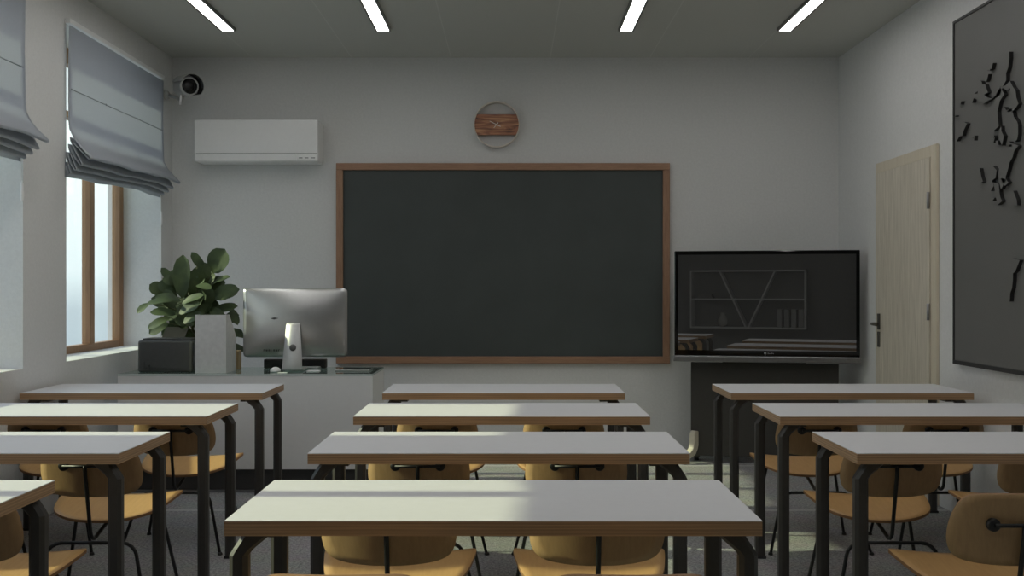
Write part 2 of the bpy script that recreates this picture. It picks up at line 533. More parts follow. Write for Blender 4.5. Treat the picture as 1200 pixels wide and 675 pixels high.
# ------------------------------------------------------------------ roman blinds
def make_blind(y0, y1, label):
    t = thing('roman_blind', label, 'blind', (XL, (y0 + y1) / 2 - .0275, 0), 0, 'roman blinds')
    hl = (y1 - y0) / 2 - .0025
    # (distance from the wall face, height); positive is into the room
    prof = [(.026, 2.872), (.025, 2.6), (.026, 2.42), (.026, 2.31), (.030, 2.255), (.055, 2.20), (.102, 2.138), (.148, 2.09), (.150, 2.078), (.138, 2.076),
            (.105, 2.112), (.055, 2.165), (.030, 2.205), (.032, 2.185), (.065, 2.11), (.098, 2.050), (.100, 2.040), (.090, 2.038),
            (.060, 2.075), (.030, 2.135), (.018, 2.165), (.020, 2.14), (.045, 2.07), (.066, 2.022), (.067, 2.012), (.057, 2.010),
            (.032, 2.05), (.014, 2.115), (.008, 2.12), (.010, 2.09), (.024, 2.03), (.034, 1.998), (.033, 1.989), (.023, 1.988), (.010, 2.02), (.004, 2.06), (.004, 1.972)]
    b = MB()
    NS = 44
    rows = []
    for k in range(NS + 1):
        s = k / NS
        y = -hl + 2 * hl * s
        row = []
        for i, (x, z) in enumerate(prof):
            w = max(0, min(1, (2.30 - z) / .2))
            dz = w * (.005 * math.sin(s * 9 + i * .05) + .0025 * math.sin(s * 23 + i * .12)) + w * (.010 * math.cos((s - .5) * PI * 1.2) + .028 * s)
            dx = w * .004 * math.sin(s * 7 + i * .1)
            belly = (1 - w) * .003 * math.sin(s * 5 + z * 7)
            row.append(b.bm.verts.new((x + dx + belly, y, z + dz - .012)))
        rows.append(row)
    for k in range(NS):
        for i in range(len(prof) - 1):
            f = b.bm.faces.new([rows[k][i], rows[k + 1][i], rows[k + 1][i + 1], rows[k][i + 1]]); f.smooth = True
    fab = b.build('cloth', M['fabric'], t, recalc=False)
    md = fab.modifiers.new('thickness', 'SOLIDIFY'); md.thickness = .0035; md.offset = 0
    MB().box((.0005, -hl, 2.872), (.036, hl, 2.900), bevel=.003).build('headrail', M['plastic'], t)
    rd = MB().tube([(.0285, -hl + .03, 2.485), (.0285, hl - .03, 2.485)], .003, n=8)
    for q in (-.33, .33):
        rd.box((.0268, q * hl - .006, 2.479), (.0325, q * hl + .006, 2.491))
    rd.build('rod', M['rod'], t)
    cd = MB().tube([(.012, hl - .01, 2.87), (.010, hl - .008, 2.2), (.008, hl - .006, 1.87)], .0022, n=6).build('cord', M['plastic'], t)
    MB().lathe([(.002, 1.88), (.008, 1.865), (.011, 1.80), (.008, 1.775), (.002, 1.77)], (.0115, hl - .006, 0), n=12).build('tassel', M['plastic'], cd)
    return t
make_blind(*wins[2], 'blue-grey roman blind gathered above the window beside the potted plant')
make_blind(*wins[1], 'blue-grey roman blind cut by the frame edge, on the second window from blackboard')
make_blind(*wins[0], 'blue-grey roman blind on the window outside the frame, nearest the viewer')

# ------------------------------------------------------------------ ceiling strip lights
def make_lamp(x, label):
    y0, y1 = 1.2, 7.185 * (H - .022 - EYE) / 1.8 + .01
    t = thing('strip_light', label, 'light', (x, y1, H), 0, 'ceiling strip lights')
    L = y1 - y0
    b = MB()
    b.box((-.054, -L, -.02), (-.0405, 0, 0)); b.box((.0405, -L, -.02), (.054, 0, 0))
    b.box((-.0405, -.012, -.02), (.0405, 0, 0)); b.box((-.0405, -L, -.02), (.0405, -L + .012, 0))
    b.build('housing', M['lamp_body'], t)
    MB().box((-.04, -L + .0125, -.018), (.04, -.0125, -.006)).build('diffuser', M['lamp'], t)
for x, lb in ((-1.967, 'slim white ceiling strip light closest to the windows'), (-.892, 'slim white ceiling strip light second from the windows'),
              (.791, 'slim white ceiling strip light third from the windows'), (1.89, 'slim white ceiling strip light closest to the door wall')):
    make_lamp(x, lb)

# ------------------------------------------------------------------ desks
def make_desk():
    t = thing('school_desk', '', 'desk', (0, 0, 0))
    W, D = .6475, .26
    b = MB()
    b.box((-W, -D, .703), (W, D, .7375), mi=1)
    b.box((-W, -D, .7375), (W, D, .740), mi=0)
    b.build('tabletop', [M['laminate'], M['ply']], t)
    for sx in (-1, 1):
        for sy in (-1, 1):
            l = MB()
            def ring(xo, xi, ya, yb, z):
                c = .011
                o = [(xo, ya + c), (xo, yb - c), (xo - c, yb), (xi + c, yb), (xi, yb - c), (xi, ya + c), (xi + c, ya), (xo - c, ya)]
                return [l.bm.verts.new((sx * p[0], sy * p[1], z)) for p in o]
            ya, yb = D - .068, D - .022
            R = [ring(W - .003, W - .049, ya, yb, .012), ring(W - .003, W - .049, ya, yb, .648), ring(W - .012, W - .062, ya, yb, .664), ring(W - .038, W - .108, ya, yb, .7025)]
            for q in range(3):
                for k in range(8):
                    l.bm.faces.new([R[q][k], R[q][(k + 1) % 8], R[q + 1][(k + 1) % 8], R[q + 1][k]])
            l.bm.faces.new(R[0]); l.bm.faces.new(R[-1])
            leg = l.build('leg', M['steel'], t)
            xm = sx * (W - .026); ym = sy * (D - .045)
            MB().box((xm - .026, ym - .026, 0), (xm + .026, ym + .026, .013), bevel=.003).build('foot_cap', M['foot'], leg)
    fr = MB()
    fr.box((-W + .11, -.02, .688), (W - .11, .02, .7025))
    for s in (-1, 1):
        fr.box((s * (W - .11) - .02, -D + .05, .688), (s * (W - .11) + .02, D - .05, .7025))
    fr.build('under_frame', M['steel'], t)
    return t
ORD = {1: 'first', 2: 'second', 3: 'third', 4: 'fourth'}
COLS = {'w': (-1.98, 'window-side'), 'm': (-.045, 'middle'), 'd': (1.817, 'door-side')}
ROWY = {1: 5.723, 2: 4.725, 3: 3.729, 4: 2.724}
desk0 = make_desk()
first = True
for c, rows in (('w', (1, 2, 3, 4)), ('m', (1, 2, 3, 4)), ('d', (1, 2, 3))):
    for r in rows:
        d = desk0 if first else copy_tree(desk0)
        first = False
        d.location = (COLS[c][0], ROWY[r], 0)
        d['label'] = 'white-topped plywood desk on dark legs, %s from blackboard in the %s column' % (ORD[r], COLS[c][1])
        d['group'] = 'school desks'

# ------------------------------------------------------------------ chairs
def round_outline(pts, n=6):
    """closed Catmull-Rom through the points"""
    out = []
    m = len(pts)
    for i in range(m):
        p0, p1, p2, p3 = (Vector(pts[(i + k - 1) % m]) for k in range(4))
        for k in range(n):
            t = k / n
            out.append(tuple(.5 * ((2 * p1) + (p2 - p0) * t + (2 * p0 - 5 * p1 + 4 * p2 - p3) * t * t + (3 * p1 - p0 - 3 * p2 + p3) * t ** 3)))
    return out

def make_chair():
    t = thing('school_chair', '', 'chair')
    # seat
    half = [(0, .050), (.08, .056), (.14, .075), (.185, .105), (.213, .145), (.230, .20), (.241, .26), (.250, .325), (.247, .358), (.22, .373), (.12, .376)]
    pts = half + [(0, .376)] + [(-x, y) for x, y in half[:0:-1]]
    def seat(u, v, th):
        z = .356 + .145 * (v - .05) + .020 * (abs(u) / .25) ** 2
        if v > .32: z -= 1.5 * (v - .32) ** 2
        return (u, v, z + th)
    MB().plate(round_outline(pts, 4), seat, .011, rings=7, edge_mi=1).build('seat', [M['chair'], M['chair_edge']], t)
    # backrest: outline in (x, height)
    hb = [(0, .474), (.08, .476), (.150, .485), (.187, .506), (.202, .548), (.200, .60), (.188, .645), (.170, .675), (.138, .691), (.07, .695)]
    pts = hb + [(0, .6955)] + [(-x, y) for x, y in hb[:0:-1]]
    def back(u, v, th):
        y = -.048 - .21 * (v - .60) + 1.15 * u * u
        n = Vector((-2.3 * u, 1, .21)).normalized()
        return Vector((u, y, v)) + n * th
    MB().plate(round_outline(pts, 4), back, .010, rings=6, edge_mi=1).build('backrest', [M['chair_back'], M['chair_edge']], t)
    for s in (-1, 1):
        k = MB()
        y = -.048 + 1.15 * .088 ** 2
        k.lathe([(.0, -.021), (.016, -.021), (.0195, -.017), (.020, -.004), (.017, .003), (0, .003)], (s * .088, y, .603), 'Y', 18)
        k.build('mount_knob', M['black'], t)
    # spine: T bar, post, bend and rail running forward under the seat
    sp = MB()
    sp.tube([(-.088, -.062, .603), (.088, -.062, .603)], .0062, n=8)
    P = [(0, -.062, .606), (0, -.058, .57), (0, -.010, .345)] + [(0, -.010 + .045 * (1 - math.cos(a)), .345 - .045 * math.sin(a)) for a in (.4, .8, 1.2, 1.57)][0:4]
    P += [(0, .075, .312), (0, .16, .336), (0, .285, .378)]
    sp.tube(P, .0078, n=10)
    sp.build('spine', M['black'], t)
    br = MB()
    br.tube([(-.125, .006, .288), (.125, .006, .288)], .0075, n=8)
    br.tube([(-.15, .285, .3815), (.15, .285, .3815)], .0075, n=8)
    br.build('crossbar', M['black'], t)
    for s in (-1, 1):
        l = MB()
        pts = [(s * .12, .006, .288)] + [(s * (.12 + .062 * math.sin(a)), .006 - .012 * (1 - math.cos(a)), .288 - .062 * (1 - math.cos(a))) for a in (.35, .7, 1.05, 1.3)]
        pts += [(s * .245, -.07, .006)]
        l.tube(pts, .0075, n=8)
        lo = l.build('leg', M['black'], t)
        MB().lathe([(.009, .0), (.0125, .001), (.011, .010), (.008, .014)], (s * .246, -.071, 0), n=10).build('foot_glide', M['foot'], lo)
        l = MB()
        pts = [(s * .14, .285, .3815)] + [(s * (.14 + .04 * math.sin(a)), .285 + .004 * a, .3815 - .04 * (1 - math.cos(a))) for a in (.4, .8, 1.2)]
        pts += [(s * .243, .335, .006)]
        l.tube(pts, .0075, n=8)
        lo = l.build('leg', M['black'], t)
        MB().lathe([(.009, .0), (.0125, .001), (.011, .010), (.008, .014)], (s * .2435, .336, 0), n=10).build('foot_glide', M['foot'], lo)
    return t
chair0 = make_chair()
first = True
# (column, row, side: window/door, x, shift towards the desk)
CH = []
for c, r, sides in (('w', 1, 'WD'), ('w', 2, 'WD'), ('w', 3, 'D'), ('m', 1, 'WD'), ('m', 2, 'WD'), ('m', 3, 'WD'), ('m', 4, 'WD'), ('d', 1, 'WD'), ('d', 2, 'WD'), ('d', 3, 'W')):
    for s in sides:
        CH.append((c, r, s))
for c, r, s in CH:
    k = chair0 if first else copy_tree(chair0)
    first = False
    dx = -.312 if s == 'W' else .312
    cx = COLS[c][0]
    if c == 'm': cx = -.057
    if c == 'w': dx = dx - .0
    yd = ROWY[r] - .26
    sh = .15 if (c, r) == ('m', 4) else 0
    k.location = (cx + dx, yd - .405 + sh, 0)
    k['label'] = 'plywood chair with black steel legs, %s seat of the %s column\'s %s desk from blackboard' % (
        'window-side' if s == 'W' else 'door-side', {'w': 'window', 'm': 'middle', 'd': 'door'}[c], ORD[r])
    k['group'] = 'school chairs'

# ------------------------------------------------------------------ blackboard
t = thing('blackboard', 'large blank slate blackboard in a reddish wooden frame on the front wall', 'blackboard', (-.07, YF, .714))
W2, HB = 1.297, 1.556
MB().box((-W2 + .03, -.03, .03), (W2 - .03, -.004, HB - .03)).build('writing_surface', M['board'], t)
fw = .054
for z in (0, HB - fw):
    MB().box((-W2, -.05, z), (W2, -.002, z + fw), bevel=.004).build('frame_rail', M['frame_wood'], t)
for x in (-W2, W2 - fw):
    MB().box((x, -.049, fw), (x + fw, -.002, HB - fw), bevel=.004).build('frame_stile', M['frame_wood_v'], t)

# ------------------------------------------------------------------ wall clock
t = thing('wall_clock', 'round ring clock with a brown wooden band above the blackboard', 'clock', (-.119, YF, 2.569))
R = .179
MB().lathe([(R, -.075), (R, -.002), (R - .008, -.002), (R - .008, -.075)], axis='Y', n=64, closed=True).build('ring', M['clock_ring'], t)
pts = []
hb = .079
a1 = math.asin(hb / (R - .008))
rr = R - .0075
for a0, a2 in ((-a1, a1), (PI - a1, PI + a1)):
    for k in range(9):
        a = a0 + (a2 - a0) * k / 8
        pts.append((rr * math.cos(a), -.05, rr * math.sin(a)))
MB().prism(pts, (0, .03, 0)).build('face_band', M['clock_wood'], t)
def hand(dx, dz, tx, tz, name, par):
    d = Vector((dx, 0, dz)); n = Vector((-dz, 0, dx)).normalized() * .003
    tl = Vector((tx, 0, tz))
    o = Vector((0, -.056, 0))
    MB().prism([o + tl + n, o + tl - n, o + d - n * .6, o + d + n * .6], (0, .002, 0)).build(name, M['hand'], par)
hand(-.055, .026, .03, -.016, 'minute_hand', t)
hand(-.022, -.026, .012, .014, 'hour_hand', t)
MB().lathe([(0, -.058), (.005, -.058), (.005, -.05), (0, -.05)], axis='Y', n=12).build('hub', M['hand'], t)

# ------------------------------------------------------------------ air conditioner
t = thing('air_conditioner', 'white wall-mounted air conditioner high on the wall between camera and blackboard', 'air conditioner', (-1.945, YF, 2.262))
hw = .470
b = MB(); b.box((-hw, -.205, 0), (hw, -.0002, .318), bevel=.008); b.build('body', M['plastic'], t)
MB().box((-hw + .001, -.218, .062), (hw - .001, -.2045, .317), bevel=.004).build('front_panel', M['plastic'], t)
MB().box((-hw + .062, -.216, .006), (hw - .162, -.2045, .057), bevel=.003).build('louver', M['plastic'], t)
MB().box((-hw + .002, -.213, .006), (-hw + .058, -.2045, .057), bevel=.002).build('end_cover', M['plastic'], t)
dp = MB().box((hw - .158, -.213, .006), (hw - .002, -.2045, .057), bevel=.002).build('display_cover', M['plastic'], t)
for x in (-.132, -.087, -.037):
    MB().box((hw + x - .014, -.2145, .024), (hw + x + .014, -.2127, .032)).build('indicator', M['plastic_grey'], dp)
MB().box((-hw + .01, -.208, .0565), (hw - .01, -.2048, .0625)).build('panel_gap', M['seam'], t)

# ------------------------------------------------------------------ security camera
t = thing('security_camera', 'small pale bullet camera with black face in the corner above the window', 'camera', (-2.385, 7.58, 2.795))
CS = 1.45
fwd = Vector((.60, -.79, -.08)).normalized()
mt = fwd.to_track_quat('-Y', 'Z').to_matrix().to_4x4() @ Matrix.Scale(CS, 4)
def tmat(mb_obj): mb_obj.matrix_local = mt
o = MB().lathe([(.0, .13), (.035, .13), (.047, .118), (.049, .02), (.047, .0), (.04, .0), (.04, .012), (0, .012)], axis='Y', n=26).build('housing', M['housing'], t); tmat(o)
o = MB().lathe([(0, .004), (.040, .004), (.040, .0125), (0, .0125)], axis='Y', n=26).build('face', M['lens'], t); tmat(o)
o = MB().lathe([(0, .002), (.026, .002), (.026, .0045), (0, .0045)], (-.006, 0, .002), axis='Y', n=20).build('lens_window', M['lens_ring'], t); tmat(o)
hd = MB()
arcp = [(-.057 * math.cos(a), .057 * math.sin(a)) for a in [PI * k / 16 for k in range(-1, 18)]]
rows = []
for y in (-.042, .10):
    rows.append([hd.bm.verts.new((x, y, z)) for x, z in arcp])
for k in range(len(arcp) - 1):
    f = hd.bm.faces.new([rows[0][k], rows[0][k + 1], rows[1][k + 1], rows[1][k]]); f.smooth = True
o = hd.build('sun_hood', M['housing'], t); o.matrix_local = mt @ Matrix.Rotation(math.radians(32), 4, 'Y')
o.data.materials.append(M['lens'])
md = o.modifiers.new('thickness', 'SOLIDIFY'); md.thickness = .004; md.offset = 1; md.material_offset = 1
br = MB()
br.tube([mt @ Vector((0, .09, -.046)), mt @ Vector((-.01, .10, -.07)), Vector((-.17, .22, -.045)), Vector((-.25, .26, -.02))], .013, n=10)
br.build('bracket_arm', M['housing'], t)
MB().lathe([(.036, -.2697), (.036, -.258), (.026, -.24), (0, -.24)], (0, .26, -.02), axis='X', n=20).build('mount_base', M['housing'], t)
MB().tube([mt @ Vector((-.03, .04, -.045)), mt @ Vector((-.033, .04, -.095))], .008, n=8).build('adjusting_screw', M['plastic'], t)

# ------------------------------------------------------------------ television and its stand
TA = math.radians(-10.5)
TX, TY = 1.845, 7.45
t = thing('television', 'large flat black television with silver lower bar on a dark stand', 'television', (TX, TY, .76), TA)
tw, th = .655, .812
MB().box((-tw, -.02, .043), (tw, .05, th), bevel=.006).build('bezel', M['gloss_black'], t)
MB().box((-tw + .027, -.0225, .085), (tw - .027, -.0195, th - .028)).build('screen', M['screen'], t)
MB().box((-tw - .008, -.034, 0), (tw + .008, .045, .044), bevel=.006).build('lower_bar', M['silver'], t)
MB().box((-tw + .15, .05, .12), (tw - .15, .095, th - .12), bevel=.02).build('rear_cover', M['stand_black'], t)
e = MB()
e.box((-.012, -.0228, .062), (.004, -.0200, .074)); e.box((-.0055, -.0226, .048), (-.0025, -.0200, .062))
e.build('emblem', M['emblem'], t)
e = MB()
for k in range(5):
    e.box((.014 + k * .009, -.0226, .062), (.020 + k * .009, -.0200, .067 + (.003 if k in (0, 3) else 0)))
e.build('wordmark', M['plastic_grey'], t)

t = thing('television_stand', 'dark board-fronted rolling stand carrying the television, with pale feet', 'stand', (TX + .012, TY + .10, 0), TA)
MB().box((-.53, 0, .05), (.53, .05, .745), bevel=.004).build('front_board', M['stand_black'], t)
MB().box((-.3, .0, .745), (.3, .05, 1.0), bevel=.004).build('upright', M['stand_black'], t)
for s in (-1, 1):
    f = MB()
    prof = [(-.002, .235), (-.03, .24), (-.05, .225), (-.055, .15), (-.065, .11), (-.13, .062), (-.16, .05), (-.16, .035), (-.12, .035), (-.04, .06), (-.012, .10), (-.002, .13)]
    x0 = s * .49
    f.prism([(x0 - .025 - s * 0, y, z) for y, z in prof], (.05, 0, 0), bevel=.006)
    spl = Matrix.Translation((x0, 0, 0)) @ Matrix.Rotation(math.radians(38) * s, 4, 'Z') @ Matrix.Translation((-x0, 0, 0))
    bmesh.ops.transform(f.bm, matrix=spl, verts=f.bm.verts)
    cp = spl @ Vector((x0, -.14, .0205))
    fo = f.build('foot_bracket', M['pale_foot'], t)
    MB().lathe([(0, -.018), (.018, -.018), (.0205, -.013), (.0205, .013), (.018, .018), (0, .018)], tuple(cp), 'X', 18).build('caster', M['foot'], fo)
    MB().lathe([(0, -.018), (.018, -.018), (.0205, -.013), (.0205, .013), (.018, .018), (0, .018)], (x0, .1, .0205), 'X', 18).build('caster', M['foot'], t)
    MB().box((x0 - .025, .03, .036), (x0 + .025, .12, .06), bevel=.004).build('rear_foot', M['stand_black'], t)

# ------------------------------------------------------------------ door
fr = MB()
dy0, dy1, dh = 6.115, 7.125, 2.163
fr.box((XR - .022, dy0, 0), (XR - .001, dy0 + .075, dh), bevel=.003)
fr.box((XR - .022, dy1 - .03, 0), (XR - .001, dy1, dh), bevel=.003)
fr.box((XR - .022, dy0 + .075, dh - .07), (XR - .001, dy1 - .03, dh), bevel=.003)
door = struct(fr.build('door_1', M['door_frame']))
MB().box((XR - .030, dy0 + .078, .006), (XR - .001, dy1 - .032, dh - .072), bevel=.003).build('door_leaf', M['door'], door)
hy = 7.035
hd = MB().box((XR - .038, hy - .022, 1.015), (XR - .0295, hy + .022, 1.125), bevel=.003).build('handle_plate', M['dark_metal'], door)
MB().box((XR - .038, hy - .022, .895), (XR - .0295, hy + .022, 1.0), bevel=.003).build('lock_plate', M['dark_metal'], door)
MB().tube([(XR - .036, hy, 1.055), (XR - .078, hy, 1.055), (XR - .086, hy - .008, 1.055), (XR - .088, hy - .02, 1.055), (XR - .092, hy - .12, 1.052)], .0105, n=10).build('lever', M['dark_metal'], hd)
for z in (1.83, .0 + 1.155):
    MB().tube([(XR - .036, dy0 + .079, z - .05), (XR - .036, dy0 + .079, z + .05)], .009, n=10).build('hinge', M['silver'], door)

# ------------------------------------------------------------------ relief map on the right wall
PY1, PY0, PZ0, PZ1 = 5.85, 2.05, .868, 2.82
t = thing('wall_map', 'big dark grey relief map board with black-edged land on the door-side wall', 'map', (XR, PY1, 0))
MB().box((-.030, PY0 - PY1 + .012, PZ0 + .012), (-.002, -.012, PZ1 - .012)).build('panel', M['map'], t)
b = MB()
b.box((-.036, PY0 - PY1, PZ0), (-.002, 0, PZ0 + .022)); b.box((-.036, PY0 - PY1, PZ1 - .014), (-.002, 0, PZ1))
b.box((-.036, -.014, PZ0 + .022), (-.002, 0, PZ1 - .014)); b.box((-.036, PY0 - PY1, PZ0 + .022), (-.002, PY0 - PY1 + .014, PZ1 - .014))
b.build('frame', M['map_frame'], t)
def wall_pt(px, py):
    Y = XR * F / (px - 600)
    return (Y - PY1, EYE - (py - 337.5) * Y / F)
def land(pix, name='landmass', thick=.020):
    pts = [wall_pt(*p) for p in pix]
    rough = []
    n = len(pts)
    for i in range(n):
        a, c = pts[i], pts[(i + 1) % n]
        L = math.hypot(a[0] - c[0], a[1] - c[1])
        k = max(1, int(L / .03))
        for q in range(k):
            s = q / k
            rough.append((a[0] + (c[0] - a[0]) * s + random.uniform(-.012, .012), a[1] + (c[1] - a[1]) * s + random.uniform(-.012, .012)))
    MB().prism([(-.0301, y, z) for y, z in rough], (-thick, 0, 0), 0, 1).build(name, [M['map'], M['map_edge']], t)
LANDS = [
    [(1131, 164), (1136, 155), (1139, 143), (1143, 143), (1140, 154), (1135, 162)],                      # curved peninsula
    [(1172, 116), (1180, 108), (1186, 92), (1190, 62), (1195, 60), (1193, 78), (1190, 95), (1184, 110)],  # northern island chain
    [(1153, 116), (1158, 104), (1166, 99), (1169, 108), (1165, 113), (1172, 117), (1168, 121), (1160, 120)],
    [(1171, 150), (1173, 128), (1176, 116), (1184, 103), (1188, 110), (1183, 120), (1180, 136), (1181, 148), (1176, 152)],   # bay coast
    [(1181, 153), (1184, 148), (1188, 160), (1186, 168), (1183, 162)],
    [(1186, 103), (1194, 96), (1201, 104), (1204, 120), (1198, 132), (1192, 130), (1199, 116), (1196, 106)],
    [(1188, 124), (1196, 130), (1204, 140), (1206, 158), (1200, 168), (1194, 158), (1200, 146), (1192, 134)],
    [(1181, 212), (1185, 190), (1190, 178), (1197, 168), (1204, 172), (1199, 184), (1194, 192), (1190, 214), (1185, 220)],
    [(1169, 218), (1171, 205), (1176, 195), (1179, 200), (1175, 212), (1176, 220), (1172, 226)],
    [(1176, 212), (1181, 214), (1182, 226), (1185, 238), (1180, 240), (1177, 226)],
    [(1184, 206), (1190, 208), (1192, 216), (1188, 218)],
    [(1191, 226), (1198, 224), (1204, 234), (1204, 242), (1198, 238)],
    [(1159, 198), (1161, 208), (1163, 215), (1161, 216), (1158, 206)],
    [(1190, 345), (1191, 330), (1195, 315), (1199, 305), (1206, 306), (1202, 316), (1198, 330), (1197, 345), (1194, 353)],
]
for i, p in enumerate(LANDS): land(p)
for (px, py, w, h) in ((1134, 119, 5, 1.2), (1129, 137, 1.5, 3), (1151, 162, 1.6, 1.6), (1173, 78, 2, 2), (1170, 83, 3, 2), (1176, 163, 2, 4), (1179, 166, 2, 5), (1174, 160, 3, 2),
                       (1150, 117, 2, 2), (1190, 83, 4, 2), (1160, 96, 2, 2), (1167, 92, 3, 5), (1155, 108, 3, 2), (1195, 170, 3, 3), (1174, 232, 2, 1.5)):
    land([(px - w / 2, py - h / 2), (px + w / 2, py - h / 2 - .5), (px + w / 2, py + h / 2), (px - w / 2, py + h / 2 + .5)], 'island')

# ------------------------------------------------------------------ teacher's desk and what stands on it
TD0, TD1, TXL, TXR, TH = 6.49, 7.05, -2.50, -.882, .755
t = thing('teacher_desk', 'white panelled teacher desk with a glass top by the window', 'desk', ((TXL + TXR) / 2, (TD0 + TD1) / 2, 0))
hx, hyd = (TXR - TXL) / 2, (TD1 - TD0) / 2
MB().box((-hx, -hyd, .15), (hx, -hyd + .03, TH - .012), bevel=.002).build('front_panel', M['desk_white'], t)
for s in (-1, 1):
    MB().box((s * hx - (.03 if s > 0 else 0), -hyd + .03, .15), (s * hx + (.03 if s < 0 else 0), hyd, TH - .012), bevel=.002).build('side_panel', M['desk_white'], t)
MB().box((-hx + .03, -hyd + .03, TH - .20), (hx - .03, hyd - .02, TH - .185)).build('shelf', M['desk_white'], t)
p = MB(); p.box((-hx + .02, -hyd + .03, 0), (hx - .02, hyd - .02, .15)); p.build('plinth', M['plinth'], t)
MB().box((-hx + .02, -hyd + .015, 0), (hx - .02, -hyd + .0299, .016)).build('plinth_trim', M['silver'], t)
g = MB(); g.box((-hx, -hyd, TH - .012), (hx, hyd, TH)); g.build('glass_top', M['desk_glass'], t)
MB().box((-hx, -hyd - .003, TH - .013), (hx, -hyd - .0002, TH + .0005)).build('glass_rim', M['glass_edge'], t)
G = TH + .0005

# printer
t = thing('printer', 'charcoal black boxy printer on the teacher desk in front of the plant', 'printer', (-2.245, 6.78, G))
b = MB()
b.box((-.173, -.17, .0), (.173, .05, .205), bevel=.014, seg=3); b.build('body', M['printer'], t)
MB().box((-.160, -.12, .2045), (.160, .045, .217), bevel=.006).build('lid', M['printer'], t)
MB().prism([(-.075, .005, .216), (.075, .005, .216), (.095, .035, .285), (-.055, .035, .285)], (0, .008, 0)).build('paper_support', M['printer'], t)
b = MB(); b.box((-.13, -.1735, .02), (.12, -.169, .026)); b.box((-.13, -.1735, .026), (-.127, -.169, .07)); b.build('tray_gap', M['printer_dark'], t)
MB().box((-.10, -.174, .032), (-.092, -.169, .050), bevel=.001).build('power_button', M['printer_dark'], t)
MB().box((.1725, -.13, .02), (.176, .03, .19)).build('side_cover', M['printer_dark'], t)

# magazine file
t = thing('magazine_file', 'tall pale grey slant-sided magazine file between printer and monitor', 'magazine file', (-1.925, 6.66, G))
w, d0, d1, th = .0985, -.118, .122, .006
hF, hB = .373, .225
side = [(d0, 0), (d1, 0), (d1, hB), (d0 + .075, hF), (d0, hF)]
b = MB()
for s in (-1, 1):
    b.prism([(s * w - (th if s > 0 else 0), y, z) for y, z in side], (th, 0, 0))
b.box((-w + th, d0, 0), (w - th, d0 + th, hF)); b.box((-w + th, d1 - th, 0), (w - th, d1, hB)); b.box((-w + th, d0 + th, 0), (w - th, d1 - th, th))
b.build('case', M['case_white'], t)
b = MB()
for k in range(4):
    b.box((-.07 + k * .034, d0 + .012, th), (-.045 + k * .034, d1 - .02, .2))
b.build('papers', M['binder'], t)

# small tan box behind the file
tb = MB(); tb.box((-.045, -.04, 0), (.045, .04, .126), bevel=.004)
o = tb.build('wooden_box', M['tan'], None, (-1.868, 6.865, G))
o['label'] = 'small tan wooden box half hidden behind the magazine file'; o['category'] = 'box'

# potted plant
pc = Vector((-2.13, 6.90, 0))
PX, PYD = -2.135, 6.935
t = thing('potted_plant', 'bushy green broad-leaved plant in a dark pot behind the printer', 'plant', (PX, PYD, G))
MB().lathe([(.07, 0), (.076, .006), (.096, .20), (.098, .215), (.090, .215), (.087, .19), (.0, .19)], n=32).build('pot', M['pot'], t)
MB().lathe([(0, .192), (.05, .198), (.086, .193), (.086, .1905), (0, .1905)], n=24).build('soil', M['soil'], t)
org = Vector((PX, PYD, G))
lv = MB(); st = MB()
def leaf(base, tip, width, up=None, droop=.06, fold=.18):
    base, tip = Vector(base), Vector(tip)
    ax = tip - base; L = ax.length
    if L < .02: return
    a = ax / L
    up = Vector(up if up else (random.uniform(-.4, .4), -1, random.uniform(.0, .8)))
    nrm = (up - a * up.dot(a)).normalized()
    sd = a.cross(nrm)
    N = 9
    rows = []
    for i in range(N + 1):
        s = i / N
        wv = width * .54 * (math.sin(PI * min(1, s ** .9)) ** .5) * (.66 + .5 * s)
        if i in (0, N): wv = width * .02
        c = base + a * (L * s) - nrm * (droop * L * (s - .35) ** 2 * 4)
        row = []
        for k in (-1, -.5, 0, .5, 1):
            rip = .06 * width * math.sin(s * 11 + k * 3) * abs(k)
            q = c + sd * (wv * k) + nrm * (abs(k) * wv * fold + rip * .35)
            v = lv.bm.verts.new(q - org)
            row.append((v, (abs(k) * wv / max(width, .01) * 6, s * 6)))
        rows.append(row)
    for i in range(N):
        for k in range(4):
            q = [rows[i][k], rows[i][k + 1], rows[i + 1][k + 1], rows[i + 1][k]]
            f = lv.bm.faces.new([x[0] for x in q]); f.smooth = True
            for lp, x in zip(f.loops, q): lp[lv.uv].uv = x[1]
    # leaf stalk back to a main stem
    top = Vector((PX + (base.x - PX) * .25, PYD + (base.y - PYD) * .25, max(G + .24, base.z - .08)))
    st.tube([top - org, (top + base) / 2 - org + Vector((0, 0, .012)), base - org], [.0035, .003, .0022], n=6)
Z0 = 6.86
